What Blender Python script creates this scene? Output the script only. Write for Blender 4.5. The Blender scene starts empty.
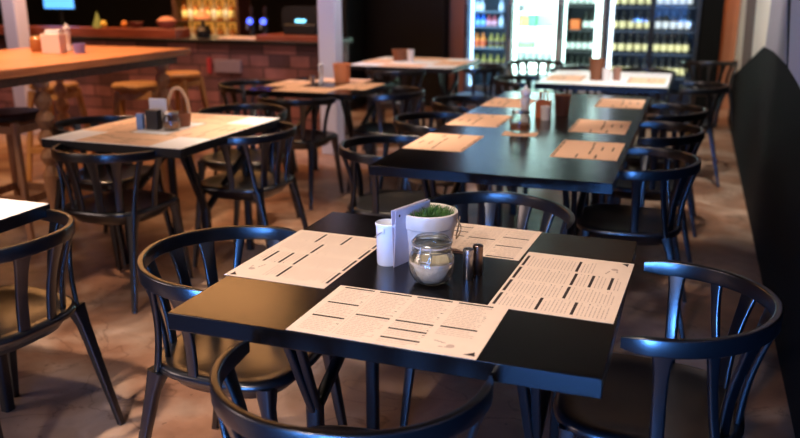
import bpy, bmesh, math, random
from mathutils import Vector, Matrix, Quaternion
random.seed(7)
PI = math.pi
SC = bpy.context.scene
COL = SC.collection

# ------------------------------------------------------------------ camera
cam_d = bpy.data.cameras.new('camera'); cam = bpy.data.objects.new('camera', cam_d); COL.objects.link(cam)
SC.camera = cam
cam_d.sensor_width = 36.0; cam_d.lens = 36.06
pitch, yaw, roll = .2805, -.3454, -.0017
fw = Vector((math.sin(yaw)*math.cos(pitch), math.cos(yaw)*math.cos(pitch), -math.sin(pitch)))
rt = Vector((math.cos(yaw), -math.sin(yaw), 0)); up = rt.cross(fw)
r2 = rt*math.cos(roll)+up*math.sin(roll); u2 = -rt*math.sin(roll)+up*math.cos(roll)
M = Matrix((r2, u2, -fw)).transposed().to_4x4(); M.translation = Vector((1.0612, -1.399, 1.4457))
cam.matrix_world = M
cam_d.dof.use_dof = True; cam_d.dof.focus_distance = 2.05; cam_d.dof.aperture_fstop = 2.5
cam_d.clip_start = .02; cam_d.clip_end = 60

# ------------------------------------------------------------------ world, lights, exposure
w = bpy.data.worlds.new('world'); SC.world = w; w.use_nodes = True
w.node_tree.nodes['Background'].inputs[0].default_value = (.55, .62, .8, 1)
w.node_tree.nodes['Background'].inputs[1].default_value = .07
SC.view_settings.view_transform = 'Standard'; SC.view_settings.look = 'None'
SC.view_settings.exposure = 0.68; SC.view_settings.gamma = 1.0; SC.view_settings.use_curve_mapping = False

def aim(o, tgt):
    o.rotation_euler = (Vector(tgt)-o.location).to_track_quat('-Z', 'Y').to_euler()
def area(name, loc, tgt, sx, sy, power, col, spread=PI):
    d = bpy.data.lights.new(name, 'AREA'); d.shape = 'RECTANGLE'; d.size = sx; d.size_y = sy; d.energy = power; d.color = col; d.spread = spread
    o = bpy.data.objects.new(name, d); COL.objects.link(o); o.location = loc; aim(o, tgt); return o
def spot(name, loc, tgt, power, col, deg, blend=.6, rad=.06):
    d = bpy.data.lights.new(name, 'SPOT'); d.energy = power; d.color = col; d.spot_size = math.radians(deg); d.spot_blend = blend; d.shadow_soft_size = rad
    o = bpy.data.objects.new(name, d); COL.objects.link(o); o.location = loc; aim(o, tgt); return o
WARM = (1.0, .75, .56); NEUT = (1.0, .84, .68); BLUE = (.09, .32, 1.0)
spot('spot_main', (.15, .25, 2.9), (.42, .40, .745), 84, (1, .82, .66), 36, .5)
spot('spot_main_second', (-1.0, -.3, 2.9), (-1.0, .3, 0), 300, (1, .74, .56), 44, .7)
spot('spot_long', (.25, 1.6, 2.9), (.3, 2.35, .745), 108, WARM, 38, .6)
spot('spot_long_far', (.3, 3.0, 2.9), (.3, 3.6, .745), 115, WARM, 42, .6)
spot('spot_left', (-1.4, 1.6, 2.9), (-1.45, 2.1, .745), 34, WARM, 60, .7)
spot('spot_middle_floor', (-.75, 2.7, 2.9), (-.75, 2.4, 0), 260, WARM, 50, .8)
spot('spot_mid', (-1.5, 3.3, 2.9), (-1.5, 4.2, .745), 95, WARM, 52, .7)
spot('spot_mid_far', (-1.5, 6.1, 2.9), (-1.5, 6.1, .745), 80, WARM, 52, .7)
spot('spot_far', (.42, 4.6, 2.9), (.42, 5.3, .745), 110, NEUT, 36, .5)
spot('spot_corner', (-1.3, .3, 2.9), (-1.1, .4, .6), 60, WARM, 60, .8)
spot('spot_bartable', (-2.9, 2.3, 2.9), (-2.8, 2.5, 1.05), 240, (1, .60, .36), 66, .7)
spot('spot_counter', (-4.6, 4.6, 2.9), (-4.6, 5.6, .9), 60, (1, .5, .3), 90, .8)
spot('spot_counter_right', (-2.9, 3.9, 2.9), (-3.0, 5.5, .6), 80, (1, .62, .55), 60, .8)
spot('spot_column', (-1.2, 4.5, 2.8), (-1.95, 5.2, .8), 90, (.8, .74, 1), 60, .8)
spot('spot_column_left', (-4.6, 4.2, 2.9), (-5.5, 5.05, 1.2), 90, (.85, .72, .9), 50, .8)
spot('spot_recess', (1.42, 8.6, 2.6), (1.45, 9.3, 1.2), 45, (1, .42, .14), 90, .5)
spot('spot_mural', (1.0, 3.4, 3.08), (1.5, 4.3, 2.1), 240, (1, .93, .85), 90, .6)
spot('spot_mural_far', (1.0, 6.6, 3.08), (1.5, 7.2, 1.9), 70, (1, .88, .75), 80, .6)
area('blue_glow', (.45, -2.3, 1.05), (.45, 1.0, .75), .8, .7, 17, BLUE)
area('blue_glow_left', (-.15, -2.2, .5), (-.2, .74, .72), .45, .45, 6, BLUE, math.radians(50))
area('blue_glow_right', (.75, -2.2, .45), (1.12, .8, .72), .45, .45, 9, BLUE, math.radians(50))
spot('spot_front', (.0, -2.0, 2.5), (.25, .35, .35), 120, (1, .84, .74), 46, .6, .08)
spot('spot_front_left', (-.6, -1.0, 2.95), (-1.7, 2.6, .8), 48, (1, .80, .62), 40, .8, .1)
area('lamps_over_bar', (-4.6, 5.0, 2.95), (-4.6, 5.0, 0), 4.4, .7, 75, (1, .44, .15))
area('added_fill_far_aisle', (.3, 6.9, 2.95), (.3, 6.9, 0), 2.2, .4, 2, (1, .5, .25))  # added warm fill for the front table's reflection, not a real lamp row
spot('spot_key', (.1, -1.0, 2.9), (.42, .45, .745), 50, (1, .86, .76), 32, .6, .05)

area('added_fill_left', (-3.6, -1.6, 1.75), (.2, .9, 0), 1.4, 1.0, 30, (1, .74, .66))  # added fill for the floor under the front table, not a real window

# ------------------------------------------------------------------ materials
def rgb(h):
    if isinstance(h, (tuple, list)): return (*h[:3], 1)
    c = [int(h[i:i+2], 16)/255 for i in (0, 2, 4)]
    return (*[x/12.92 if x <= .04045 else ((x+.055)/1.055)**2.4 for x in c], 1)
def mat(name, col, rough=.5, metal=0, emit=None, es=0, var=0, vscale=8, spec=.5, bump=0, bscale=60, alpha=None):
    m = bpy.data.materials.new(name); m.use_nodes = True; nt = m.node_tree; b = nt.nodes['Principled BSDF']
    b.inputs['Base Color'].default_value = rgb(col); b.inputs['Roughness'].default_value = rough; b.inputs['Metallic'].default_value = metal
    b.inputs['Specular IOR Level'].default_value = spec
    if emit is not None: b.inputs['Emission Color'].default_value = rgb(emit); b.inputs['Emission Strength'].default_value = es
    tc = nt.nodes.new('ShaderNodeTexCoord')
    n = nt.nodes.new('ShaderNodeTexNoise'); n.inputs['Scale'].default_value = vscale; n.inputs['Detail'].default_value = 5
    nt.links.new(tc.outputs['Object'], n.inputs['Vector'])
    mx = nt.nodes.new('ShaderNodeMix'); mx.data_type = 'RGBA'; mx.blend_type = 'MULTIPLY'
    mx.inputs['Factor'].default_value = max(var, .04); mx.inputs['A'].default_value = rgb(col)
    nt.links.new(n.outputs['Fac'], mx.inputs['B']); nt.links.new(mx.outputs['Result'], b.inputs['Base Color'])
    if bump:
        n2 = nt.nodes.new('ShaderNodeTexNoise'); n2.inputs['Scale'].default_value = bscale
        nt.links.new(tc.outputs['Object'], n2.inputs['Vector'])
        bp = nt.nodes.new('ShaderNodeBump'); bp.inputs['Strength'].default_value = bump; bp.inputs['Distance'].default_value = .005
        nt.links.new(n2.outputs['Fac'], bp.inputs['Height']); nt.links.new(bp.outputs['Normal'], b.inputs['Normal'])
    return m
def wood(name, c1, c2, rough=.4, scale=3, axis='Y'):
    m = mat(name, c1, rough); nt = m.node_tree; b = nt.nodes['Principled BSDF']
    tc = nt.nodes.new('ShaderNodeTexCoord'); mp = nt.nodes.new('ShaderNodeMapping')
    mp.inputs['Scale'].default_value = {'Y': (14, 1.2, 14), 'X': (1.2, 14, 14), 'Z': (14, 14, 1.2)}[axis]
    n = nt.nodes.new('ShaderNodeTexNoise'); n.inputs['Scale'].default_value = scale; n.inputs['Detail'].default_value = 8; n.inputs['Distortion'].default_value = .6
    cr = nt.nodes.new('ShaderNodeValToRGB'); cr.color_ramp.elements[0].position = .35; cr.color_ramp.elements[1].position = .7
    cr.color_ramp.elements[0].color = rgb(c1); cr.color_ramp.elements[1].color = rgb(c2)
    nt.links.new(tc.outputs['Object'], mp.inputs[0]); nt.links.new(mp.outputs[0], n.inputs['Vector'])
    nt.links.new(n.outputs['Fac'], cr.inputs[0]); nt.links.new(cr.outputs[0], b.inputs['Base Color'])
    return m
def glass(name, col=(1, 1, 1), rough=.02, mixmin=.06, tint=None):
    m = bpy.data.materials.new(name); m.use_nodes = True; nt = m.node_tree; nt.nodes.clear()
    o = nt.nodes.new('ShaderNodeOutputMaterial'); t = nt.nodes.new('ShaderNodeBsdfTransparent'); g = nt.nodes.new('ShaderNodeBsdfGlossy')
    t.inputs[0].default_value = rgb(col); g.inputs['Roughness'].default_value = rough
    f = nt.nodes.new('ShaderNodeLayerWeight'); f.inputs[0].default_value = .2
    ml = nt.nodes.new('ShaderNodeMath'); ml.operation = 'MULTIPLY_ADD'; ml.inputs[1].default_value = .6; ml.inputs[2].default_value = mixmin
    nt.links.new(f.outputs['Fresnel'], ml.inputs[0])
    mx = nt.nodes.new('ShaderNodeMixShader'); nt.links.new(ml.outputs[0], mx.inputs[0]); nt.links.new(t.outputs[0], mx.inputs[1]); nt.links.new(g.outputs[0], mx.inputs[2])
    nt.links.new(mx.outputs[0], o.inputs[0]); return m

def floor_mat():
    m = bpy.data.materials.new('stained_concrete'); m.use_nodes = True; nt = m.node_tree; b = nt.nodes['Principled BSDF']
    L = nt.links.new; N = nt.nodes.new
    tc = N('ShaderNodeTexCoord')
    def noise(s, d=6, dist=0):
        n = N('ShaderNodeTexNoise'); n.inputs['Scale'].default_value = s; n.inputs['Detail'].default_value = d; n.inputs['Distortion'].default_value = dist
        L(tc.outputs['Object'], n.inputs['Vector']); return n
    n1 = noise(1.6, 7, 1.0)
    cr = N('ShaderNodeValToRGB'); e = cr.color_ramp.elements
    e[0].position = .30; e[0].color = rgb('6b4a38'); e[1].position = .72; e[1].color = rgb('b9a294')
    e2 = cr.color_ramp.elements.new(.45); e2.color = rgb('8a6650'); e3 = cr.color_ramp.elements.new(.56); e3.color = rgb('a18672')
    L(n1.outputs['Fac'], cr.inputs[0])
    n2 = noise(7, 8, .6); mx = N('ShaderNodeMix'); mx.data_type = 'RGBA'; mx.blend_type = 'OVERLAY'; mx.inputs['Factor'].default_value = .55
    L(cr.outputs[0], mx.inputs['A']); L(n2.outputs['Fac'], mx.inputs['B'])
    # thin meandering cracks
    n3 = noise(2.3, 6, .8); s = N('ShaderNodeMath'); s.operation = 'SUBTRACT'; s.inputs[1].default_value = .5; L(n3.outputs['Fac'], s.inputs[0])
    a = N('ShaderNodeMath'); a.operation = 'ABSOLUTE'; L(s.outputs[0], a.inputs[0])
    c2 = N('ShaderNodeValToRGB'); c2.color_ramp.elements[0].color = (.45, .38, .34, 1); c2.color_ramp.elements[1].color = (1, 1, 1, 1)
    c2.color_ramp.elements[0].position = .0; c2.color_ramp.elements[1].position = .009; L(a.outputs[0], c2.inputs[0])
    mm = N('ShaderNodeMix'); mm.data_type = 'RGBA'; mm.blend_type = 'MULTIPLY'; mm.inputs['Factor'].default_value = .8
    L(mx.outputs['Result'], mm.inputs['A']); L(c2.outputs[0], mm.inputs['B'])
    # dark specks
    n4 = noise(38, 3); c4 = N('ShaderNodeValToRGB'); c4.color_ramp.elements[0].position = .27; c4.color_ramp.elements[1].position = .33
    c4.color_ramp.elements[0].color = (.25, .2, .18, 1); c4.color_ramp.elements[1].color = (1, 1, 1, 1); L(n4.outputs['Fac'], c4.inputs[0])
    m4 = N('ShaderNodeMix'); m4.data_type = 'RGBA'; m4.blend_type = 'MULTIPLY'; m4.inputs['Factor'].default_value = .7
    L(mm.outputs['Result'], m4.inputs['A']); L(c4.outputs[0], m4.inputs['B'])
    L(m4.outputs['Result'], b.inputs['Base Color'])
    mr = N('ShaderNodeMapRange'); mr.inputs['To Min'].default_value = .26; mr.inputs['To Max'].default_value = .55; L(n2.outputs['Fac'], mr.inputs['Value']); L(mr.outputs[0], b.inputs['Roughness'])
    bp = N('ShaderNodeBump'); bp.inputs['Strength'].default_value = .25; bp.inputs['Distance'].default_value = .01; L(n2.outputs['Fac'], bp.inputs['Height']); L(bp.outputs['Normal'], b.inputs['Normal'])
    return m
def stone_mat():
    m = bpy.data.materials.new('stacked_stone'); m.use_nodes = True; nt = m.node_tree; b = nt.nodes['Principled BSDF']; L = nt.links.new; N = nt.nodes.new
    tc = N('ShaderNodeTexCoord'); sp = N('ShaderNodeSeparateXYZ'); cb = N('ShaderNodeCombineXYZ')
    L(tc.outputs['Object'], sp.inputs[0]); L(sp.outputs['X'], cb.inputs['X']); L(sp.outputs['Z'], cb.inputs['Y'])
    br = N('ShaderNodeTexBrick'); br.inputs['Scale'].default_value = 1.0; br.inputs['Brick Width'].default_value = .36; br.inputs['Row Height'].default_value = .12
    br.inputs['Mortar Size'].default_value = .008; br.inputs['Color1'].default_value = rgb('8a5c54'); br.inputs['Color2'].default_value = rgb('3e2828'); br.inputs['Mortar'].default_value = rgb('3a2422')
    br.inputs['Bias'].default_value = -.1; br.offset = .37; br.squash = .6; br.squash_frequency = 3
    L(cb.outputs[0], br.inputs['Vector'])
    n = N('ShaderNodeTexNoise'); n.inputs['Scale'].default_value = 5; L(tc.outputs['Object'], n.inputs['Vector'])
    mx = N('ShaderNodeMix'); mx.data_type = 'RGBA'; mx.blend_type = 'OVERLAY'; mx.inputs['Factor'].default_value = .6
    L(br.outputs['Color'], mx.inputs['A']); L(n.outputs['Fac'], mx.inputs['B']); L(mx.outputs['Result'], b.inputs['Base Color']); b.inputs['Roughness'].default_value = .6
    return m

FLOOR = floor_mat(); STONE = stone_mat()
CHAIR = mat('black_plastic', '08090c', .29, spec=1.0)
TABLE = mat('black_table_laminate', '0c0a0a', .22, bump=.02, bscale=300, spec=.5)
EDGE = mat('black_table_edge', '0a0b10', .35)
STEELBLK = mat('black_steel', '0b0b0d', .42, metal=.0)
TOP_GLARE = mat('painted_top_glare', 'eef1f8', .35)  # glare on dark glossy table tops, put into the colour
PAPER = mat('kraft_paper', 'e8cdb8', .75, var=.10, vscale=30)
PAPER_OR = mat('orange_kraft_paper', 'e6bd9f', .75, var=.1, vscale=30)
INK = mat('dark_print', '2a1a17', .7); INKS = mat('small_print', 'bda192', .8)
WHITE = mat('white_enamel', 'dfe3ee', .25); CARD = mat('pale_card', 'c8c0cc', .7)
CERAMIC = mat('cream_ceramic', 'd6c9bd', .45, var=.25, vscale=25, bump=.15, bscale=40)
SOIL = mat('potting_soil', '2a1c12', .9, bump=.6, bscale=90)
GRASS = mat('grass_green', '4d7a3a', .5, var=.5, vscale=60)
GLASS = glass('clear_glass', (.93, .95, .93), .03, .05); DOORGLASS = glass('door_glass', (.97, .99, 1), .02, .0)
SUGAR = mat('raw_sugar', 'd8c2ab', .85, var=.35, vscale=90, bump=.4, bscale=200)
STEEL = mat('brushed_steel', 'a8a4a4', .28, 1); BRONZE = mat('bronze_steel', '7d675c', .3, 1)
WIRE = mat('wire_steel', 'b9b4ac', .3, 1)
TWINE = mat('twine', 'a58767', .9)
WALLB = mat('black_wall_paint', '080908', .85, spec=.15); WALLD = mat('dark_wall_paint', '171514', .8, var=.2)
MW = mat('mural_white', 'ebe7da', .7); MG = mat('mural_grey_violet', '8d8794', .7); MB2 = mat('mural_brown', '6b524a', .7); MBL = mat('mural_pale_blue', 'b4bccf', .7)
ORANGEW = mat('salmon_plaster', 'c08460', .8, var=.2); PINKW = mat('salmon_paint', 'c08a74', .7)
COLW = mat('white_column_paint', 'd2cfd6', .6)
BWOOD = wood('bar_table_wood', 'b5663a', 'd98a55', .4, 2, 'Y'); DWOOD = wood('dark_walnut', '3a221a', '5a3528', .45, 3, 'X')
CWOOD = wood('counter_redwood', '6e3524', '8d4a34', .4, 3, 'X'); YWOOD = wood('yellow_pine', '9c6a34', 'c2904f', .5, 3, 'Z'); SWOOD = wood('stool_wood', 'a06a42', 'c08a5c', .5, 3, 'Z')
OWOOD = mat('orange_wood', 'c9713c', .5, var=.3); WICKER = mat('brown_wicker', '7a4a30', .7, bump=.8, bscale=120); BAGP = mat('kraft_bag', 'b5744e', .8, var=.2)
CUPM = mat('white_cup', 'd8d4d6', .3); BLKBOX = mat('black_box_card', '14141c', .4); BLUEC = mat('blue_card', '6f8fbe', .5)
FRW = mat('fridge_white', 'e6eef0', .4); FRB = mat('fridge_black', '0d0e0f', .4); FRBL = mat('fridge_blue_frame', '9fc4dd', .4); FRPK = mat('fridge_pink_frame', 'a8807e', .5)

# ------------------------------------------------------------------ mesh builder
class MBd:
    def __init__(s): s.v = []; s.f = []; s.m = []
    def add(s, vs, fs, mi=0):
        o = len(s.v); s.v += [tuple(p) for p in vs]; s.f += [tuple(i+o for i in f) for f in fs]; s.m += [mi]*len(fs)
    def box(s, c, d, mi=0, rz=0, rot=None):
        x, y, z = d[0]/2, d[1]/2, d[2]/2
        P = [Vector((a*x, b*y, e*z)) for a in (-1, 1) for b in (-1, 1) for e in (-1, 1)]
        R = rot if rot is not None else Matrix.Rotation(rz, 3, 'Z')
        P = [R @ p + Vector(c) for p in P]
        s.add(P, [(0, 1, 3, 2), (4, 6, 7, 5), (0, 4, 5, 1), (2, 3, 7, 6), (0, 2, 6, 4), (1, 5, 7, 3)], mi)
    def bb(s, x0, x1, y0, y1, z0, z1, mi=0): s.box(((x0+x1)/2, (y0+y1)/2, (z0+z1)/2), (x1-x0, y1-y0, z1-z0), mi)
    def rings(s, R, mi=0, cap=True, closed=False):
        n = len(R[0]); vs = [p for r in R for p in r]; fs = []
        m = len(R)
        for i in range(m if closed else m-1):
            j = (i+1) % m
            for k in range(n):
                l = (k+1) % n; fs.append((i*n+k, i*n+l, j*n+l, j*n+k))
        if cap and not closed: fs.append(tuple(reversed(range(n)))); fs.append(tuple(range((m-1)*n, m*n)))
        s.add(vs, fs, mi)
    def sweep(s, path, sec, mi=0, upv=(0, 0, 1), closed=False, cap=True):
        """sec(i,t) -> list of (side, up) offsets"""
        P = [Vector(p) for p in path]; R = []
        for i, p in enumerate(P):
            if closed: t = P[(i+1) % len(P)]-P[i-1]
            else: t = P[min(i+1, len(P)-1)]-P[max(i-1, 0)]
            t.normalize(); u = Vector(upv); sd = t.cross(u)
            if sd.length < 1e-4: sd = t.cross(Vector((1, 0, 0)))
            sd.normalize(); u = sd.cross(t)
            R.append([p+sd*a+u*b for a, b in sec(i, i/max(1, len(P)-1))])
        s.rings(R, mi, cap, closed)
    def tube(s, path, r, n=8, mi=0, closed=False):
        rr = r if callable(r) else (lambda t: r)
        s.sweep(path, lambda i, t: [(rr(t)*math.cos(2*PI*k/n), rr(t)*math.sin(2*PI*k/n)) for k in range(n)], mi, (0.03, 0.02, 1), closed)
    def bar(s, a, b, w0, d0, w1=None, d1=None, mi=0, upv=(0, 0, 1), r=.3):
        """rounded rectangular bar from a to b"""
        w1 = w1 or w0; d1 = d1 or d0; n = 5
        def sec(i, t):
            W = (w0+(w1-w0)*t)/2; D = (d0+(d1-d0)*t)/2; return rrect(W, D, min(W, D)*r*2*.8)
        s.sweep([Vector(a).lerp(Vector(b), k/n) for k in range(n+1)], sec, mi, upv)
    def lathe(s, prof, c=(0, 0, 0), n=32, mi=0, cap=False):
        R = [[Vector(c)+Vector((r*math.cos(2*PI*k/n), r*math.sin(2*PI*k/n), z)) for k in range(n)] for r, z in prof]
        s.rings(R, mi, cap)
    def build(s, name, mats, parent=None, bevel=0, smooth=35, sub=0, seg=2):
        me = bpy.data.meshes.new(name); me.from_pydata(s.v, [], s.f)
        if not isinstance(mats, (list, tuple)): mats = [mats]
        for m in mats: me.materials.append(m)
        for p, i in zip(me.polygons, s.m): p.material_index = i; p.use_smooth = True
        bm = bmesh.new(); bm.from_mesh(me); bmesh.ops.recalc_face_normals(bm, faces=bm.faces); bm.to_mesh(me); bm.free()
        me.set_sharp_from_angle(angle=math.radians(smooth))
        o = bpy.data.objects.new(name, me); COL.objects.link(o)
        if parent is not None: o.parent = parent
        if bevel:
            b = o.modifiers.new('bevel', 'BEVEL'); b.width = bevel; b.segments = seg; b.limit_method = 'ANGLE'; b.angle_limit = math.radians(40)
        if sub: q = o.modifiers.new('sub', 'SUBSURF'); q.levels = sub; q.render_levels = sub
        return o
def rrect(W, D, r, n=3):
    out = []
    for cx, cy, a0 in ((W-r, D-r, 0), (-W+r, D-r, 90), (-W+r, -D+r, 180), (W-r, -D+r, 270)):
        for k in range(n+1):
            a = math.radians(a0+90*k/n); out.append((cx+r*math.cos(a), cy+r*math.sin(a)))
    return out
def tag(o, label, cat, group=None, kind=None):
    if label: o['label'] = label
    if cat: o['category'] = cat
    if group: o['group'] = group
    if kind: o['kind'] = kind
    return o
def empty(name, loc=(0, 0, 0), rz=0):
    o = bpy.data.objects.new(name, None); COL.objects.link(o); o.location = loc; o.rotation_euler = (0, 0, rz); o.empty_display_size = .1; return o
def struct(o): o['kind'] = 'structure'; return o
def copy_tree(o, parent=None):
    c = o.copy(); COL.objects.link(c)
    if parent is not None: c.parent = parent
    for ch in list(o.children): copy_tree(ch, c)
    return c
def place(o, loc, rz=0):
    o.location = loc; o.rotation_euler = (0, 0, rz); return o

# ------------------------------------------------------------------ setting
def shell(name, x0, x1, y0, y1, z0, z1, m):
    b = MBd(); b.bb(x0, x1, y0, y1, z0, z1); return struct(b.build(name, m))
shell('floor', -9, 2.2, -3.2, 9.6, -.1, 0, FLOOR)
shell('ceiling', -9, 2.2, -3.2, 9.6, 3.15, 3.25, WALLD)
shell('wall_left', -9.1, -9, -3.2, 9.6, 0, 3.15, WALLD)
shell('wall_front', -9, 2.2, -3.3, -3.2, 0, 3.15, WALLD)
shell('wall_back', -9, 2.2, 9.5, 9.6, 0, 3.15, WALLD)
shell('wall_recess', 1.95, 2.05, 8.3, 9.5, 0, 3.15, WALLD)
# right wall with its painted zigzag
XW = 1.50; YE = 8.4
b = MBd(); b.bb(XW, XW+.5, -3.2, YE, 0, 3.15, 0)
ZZ = [(8.4, .50), (6.94, .71), (5.58, .91), (4.54, 1.07), (3.75, 1.09), (2.99, 1.08), (2.47, 1.05), (1.5, .95), (.5, 1.3), (-1, .9), (-3.2, 1.2)]
def zb(y):
    for (a, za), (c, zc) in zip(ZZ, ZZ[1:]):
        if c <= y <= a: return za+(zc-za)*(a-y)/(a-c)
    return 1
def mural(y0, y1, t0, t1, h0, h1, mi):
    ys = [y0]+[q for q, _ in ZZ if y1 < q < y0]+[y1]
    pts = [(y, zb(y)) for y in ys]+[(t1, 1.37), (h1, 3.14), (h0, 3.14), (t0, 1.37)]; n = len(pts)
    vs = [(XW-.003, y, z) for y, z in pts]+[(XW+.003, y, z) for y, z in pts]
    b.add(vs, [tuple(range(n)), tuple(reversed(range(n, 2*n)))]+[(i, (i+1) % n, n+(i+1) % n, n+i) for i in range(n)], mi)
for a in ((8.39, 6.94, 8.39, 7.24, 8.39, 7.6, 1), (6.94, 5.60, 7.24, 5.79, 7.6, 6.0, 3), (5.60, 4.40, 5.79, 4.36, 6.0, 4.9, 1), (4.40, 3.0, 4.36, 3.36, 4.9, 3.9, 2),
          (2.9, 2.0, 3.16, 2.3, 3.5, 2.6, 4), (2.0, 1.1, 2.3, 1.5, 2.6, 2.0, 1), (1.1, .2, 1.5, .3, 2.0, .6, 2), (.2, -.9, .3, -.8, .6, -.5, 1), (-.9, -2.2, -.8, -2.0, -.5, -2.4, 3), (-2.2, -3.1, -2.0, -3.1, -2.4, -3.1, 1)):
    mural(*a)
struct(b.build('wall_right', [WALLB, MW, MG, MB2, MBL]))
b = MBd(); b.bb(1.30, 1.95, 9.3, 9.5, 0, 3.15, 0); struct(b.build('wall_terracotta', ORANGEW))
def column(x, y):
    b = MBd(); b.box((x, y, 1.575), (.165, .165, 3.15)); return struct(b.build('pillar_white', COLW, bevel=.01))
column(-1.945, 5.16); column(-5.33, 5.05)
b = MBd(); b.bb(1.12, 1.34, 8.5, 9.3, 0, 3.15); struct(b.build('pillar_dark', WALLB))
b = MBd(); b.bb(-1.84, -1.66, 8.5, 9.4, 0, 3.15); b.bb(-1.66, -1.635, 8.48, 9.4, 0, 3.15, 1); struct(b.build('trim_1', [PINKW, FRPK]))
b = MBd(); b.bb(-3.05, -1.86, 8.3, 9.4, 0, 3.15); struct(b.build('wall_partition', WALLD))

# ------------------------------------------------------------------ chair
def hoop(th):
    a = math.radians(th)
    return Vector((.270*math.sin(a), -.268*math.cos(a), .740-.012*abs(th)/100))
def make_chair():
    root = empty('chair')
    # curved back rail with rounded arm ends
    b = MBd(); TH = [-102+204*k/48 for k in range(49)]
    def sec(i, t):
        e = min(i, 48-i); q = min(1, .25+.3*e) if e < 3 else 1
        W, D = .0085*q+.001, .0215*(.5+.5*q)
        return rrect(W, D, min(W, D)*.5)
    b.sweep([hoop(t)-Vector((0, 0, .0215)) for t in TH], sec); b.build('back_rail', CHAIR, root)
    # slats
    def seat_edge(th):
        a = math.radians(th); return Vector((.222*math.sin(a), .0-.215*math.cos(a), .445))
    for th, wd in ((-14, .037), (14, .037), (-37, .036), (37, .036), (-60, .022), (60, .022), (-83, .032), (83, .032)):
        b = MBd(); top = hoop(th)-Vector((0, 0, .035)); th2 = th*.97; bot = seat_edge(th2)
        if 50 < abs(th) < 70: bot = Vector((math.copysign(.196, th), -.168, .42))
        a = math.radians(th); side = Vector((math.cos(a), math.sin(a), 0)); nrm = Vector((math.sin(a), -math.cos(a), 0))
        R = []
        for k in range(9):
            t = k/8; p = top.lerp(bot, t)-nrm*.012*math.sin(PI*t)
            W = wd/2*(1+.5*(1-t)**6); D = .0075
            R.append([p+side*u+nrm*v for u, v in rrect(W, D, D*.8)])
        b.rings(R); b.build('slat', CHAIR, root)
    # seat: dished rounded square
    b = MBd(); n = 40
    def outline(s, z):
        r = []
        for k in range(n):
            a = 2*PI*k/n; c, d = math.cos(a), math.sin(a); e = 2/3.2
            x = .234*s*math.copysign(abs(c)**e, c); y = .226*s*math.copysign(abs(d)**e, d)
            x *= 1+.06*(y/.215); r.append(Vector((x, y, z)))
        return r
    R = [outline(s, z) for s, z in ((.90, .425), (.985, .430), (1.0, .440), (.985, .452), (.93, .456), (.75, .447), (.5, .441), (.2, .439), (.02, .439))]
    b.rings(R, cap=True); b.build('seat', CHAIR, root, smooth=60)
    b = MBd(); b.rings([outline(s, z) for s, z in ((.78, .385), (.86, .41), (.9, .427))], cap=True); b.build('seat_frame', CHAIR, root, smooth=60)
    for sx in (-1, 1):
        for fy in (-1, 1):
            b = MBd(); top = Vector((sx*.188, fy*.165, .435)); knee = Vector((sx*.196, fy*(.172 if fy > 0 else .185), .37)); foot = Vector((sx*(.218 if fy > 0 else .228), fy*(.225 if fy > 0 else .272), 0))
            path = [top, top.lerp(knee, .5), knee]+[knee.lerp(foot, k/6) for k in range(1, 7)]
            def sec(i, t):
                W = (.030, .025, .0205)[i] if i < 3 else .020-.008*(i-2)/6
                return rrect(W*.95, W*.8, W*.35)
            b.sweep(path, sec, upv=(0, 1, .0)); b.build('leg', CHAIR, root)
    return root
chair0 = make_chair(); used = [False]
def chair(x, y, rz, label, group):
    o = chair0 if not used[0] else copy_tree(chair0); used[0] = True
    tag(place(o, (x, y, 0), rz), label, 'chair', group)
FX, FNX, FY, FNY = -PI/2, PI/2, 0, PI     # chair faces +x, -x, +y, -y
G1 = 'black chairs around the front square table'
chair(-.085, .460, FX+.02, 'black spindle back chair with gold sheen on its seat, at left side of front table', G1)
chair(.485, -.070, FY+.03, 'black chair whose curved back rail fills the bottom edge, tucked under front table', G1)
chair(1.035, .53, FNX-.03, 'black chair in shadow with blue-lit rail, at right side of front table', G1)
chair(.475, 1.10, FNY-.03, 'black chair behind the potted grass, between front table and long table', G1)
chair(-.97, .39, FNX-.08, 'black chair with golden shining seat beside glare-white table at left edge', 'chair at the left edge table')
G2 = 'black chairs around the table with the handled basket'
chair(-1.15, 2.30, FNX+.02, 'black chair on right side of the basket table, seat catching orange light', G2)
chair(-1.50, 1.69, FY+.04, 'dark chair at near side of basket table, its rail below the corner with painted glare', G2)
chair(-1.50, 2.86, FNY, 'dark chair tucked behind the far edge of basket table', G2)
chair(-1.97, 2.2, FX, 'dark chair between the basket table and the wooden high table', G2)
G3 = 'black chairs around the table with the terracotta pot'
chair(-1.50, 3.62, FY-.05, 'dark chair at near side of the table with terracotta pot', G3)
chair(-1.02, 4.10, FNX, 'dark chair on right side of the table with terracotta pot', G3)
chair(-2.14, 4.15, FX, 'dark chair on left side of terracotta pot table, before the stone bar', G3)
G4 = 'black chairs along the left side of the long table'
chair(-.22, 2.13, FX+.03, 'black chair at near left end of long table, pushed under its edge', G4)
chair(-.25, 2.95, FX, 'black chair second from near end on left side of long table', G4)
chair(-.28, 3.75, FX-.05, 'black chair at far left end of the long table', G4)
G5 = 'black chairs along the right side of the long table'
chair(.86, 2.20, FNX, 'black chair at near right end of long table, in deep shadow', G5)
chair(.88, 3.0, FNX+.05, 'black chair in middle of right side of long table', G5)
chair(.90, 3.78, FNX, 'black chair at far right end of the long table', G5)
G6 = 'black chairs around the far tables'
chair(1.06, 5.18, FNX, 'black chair at right end of pale far table, before wide fridge', G6)
chair(-.20, 5.2, FX, 'black chair at left end of pale far table, before white-lit fridge', G6)
chair(-.88, 6.16, FNX, 'black chair at right end of far left table, before blue-framed fridge', G6)
chair(.66, 6.15, FNY, 'dark chair behind right half of pale far table, before wine bottles', G6)
chair(.10, 6.15, FNY, 'dark chair behind middle of the pale far table', G6)
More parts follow.
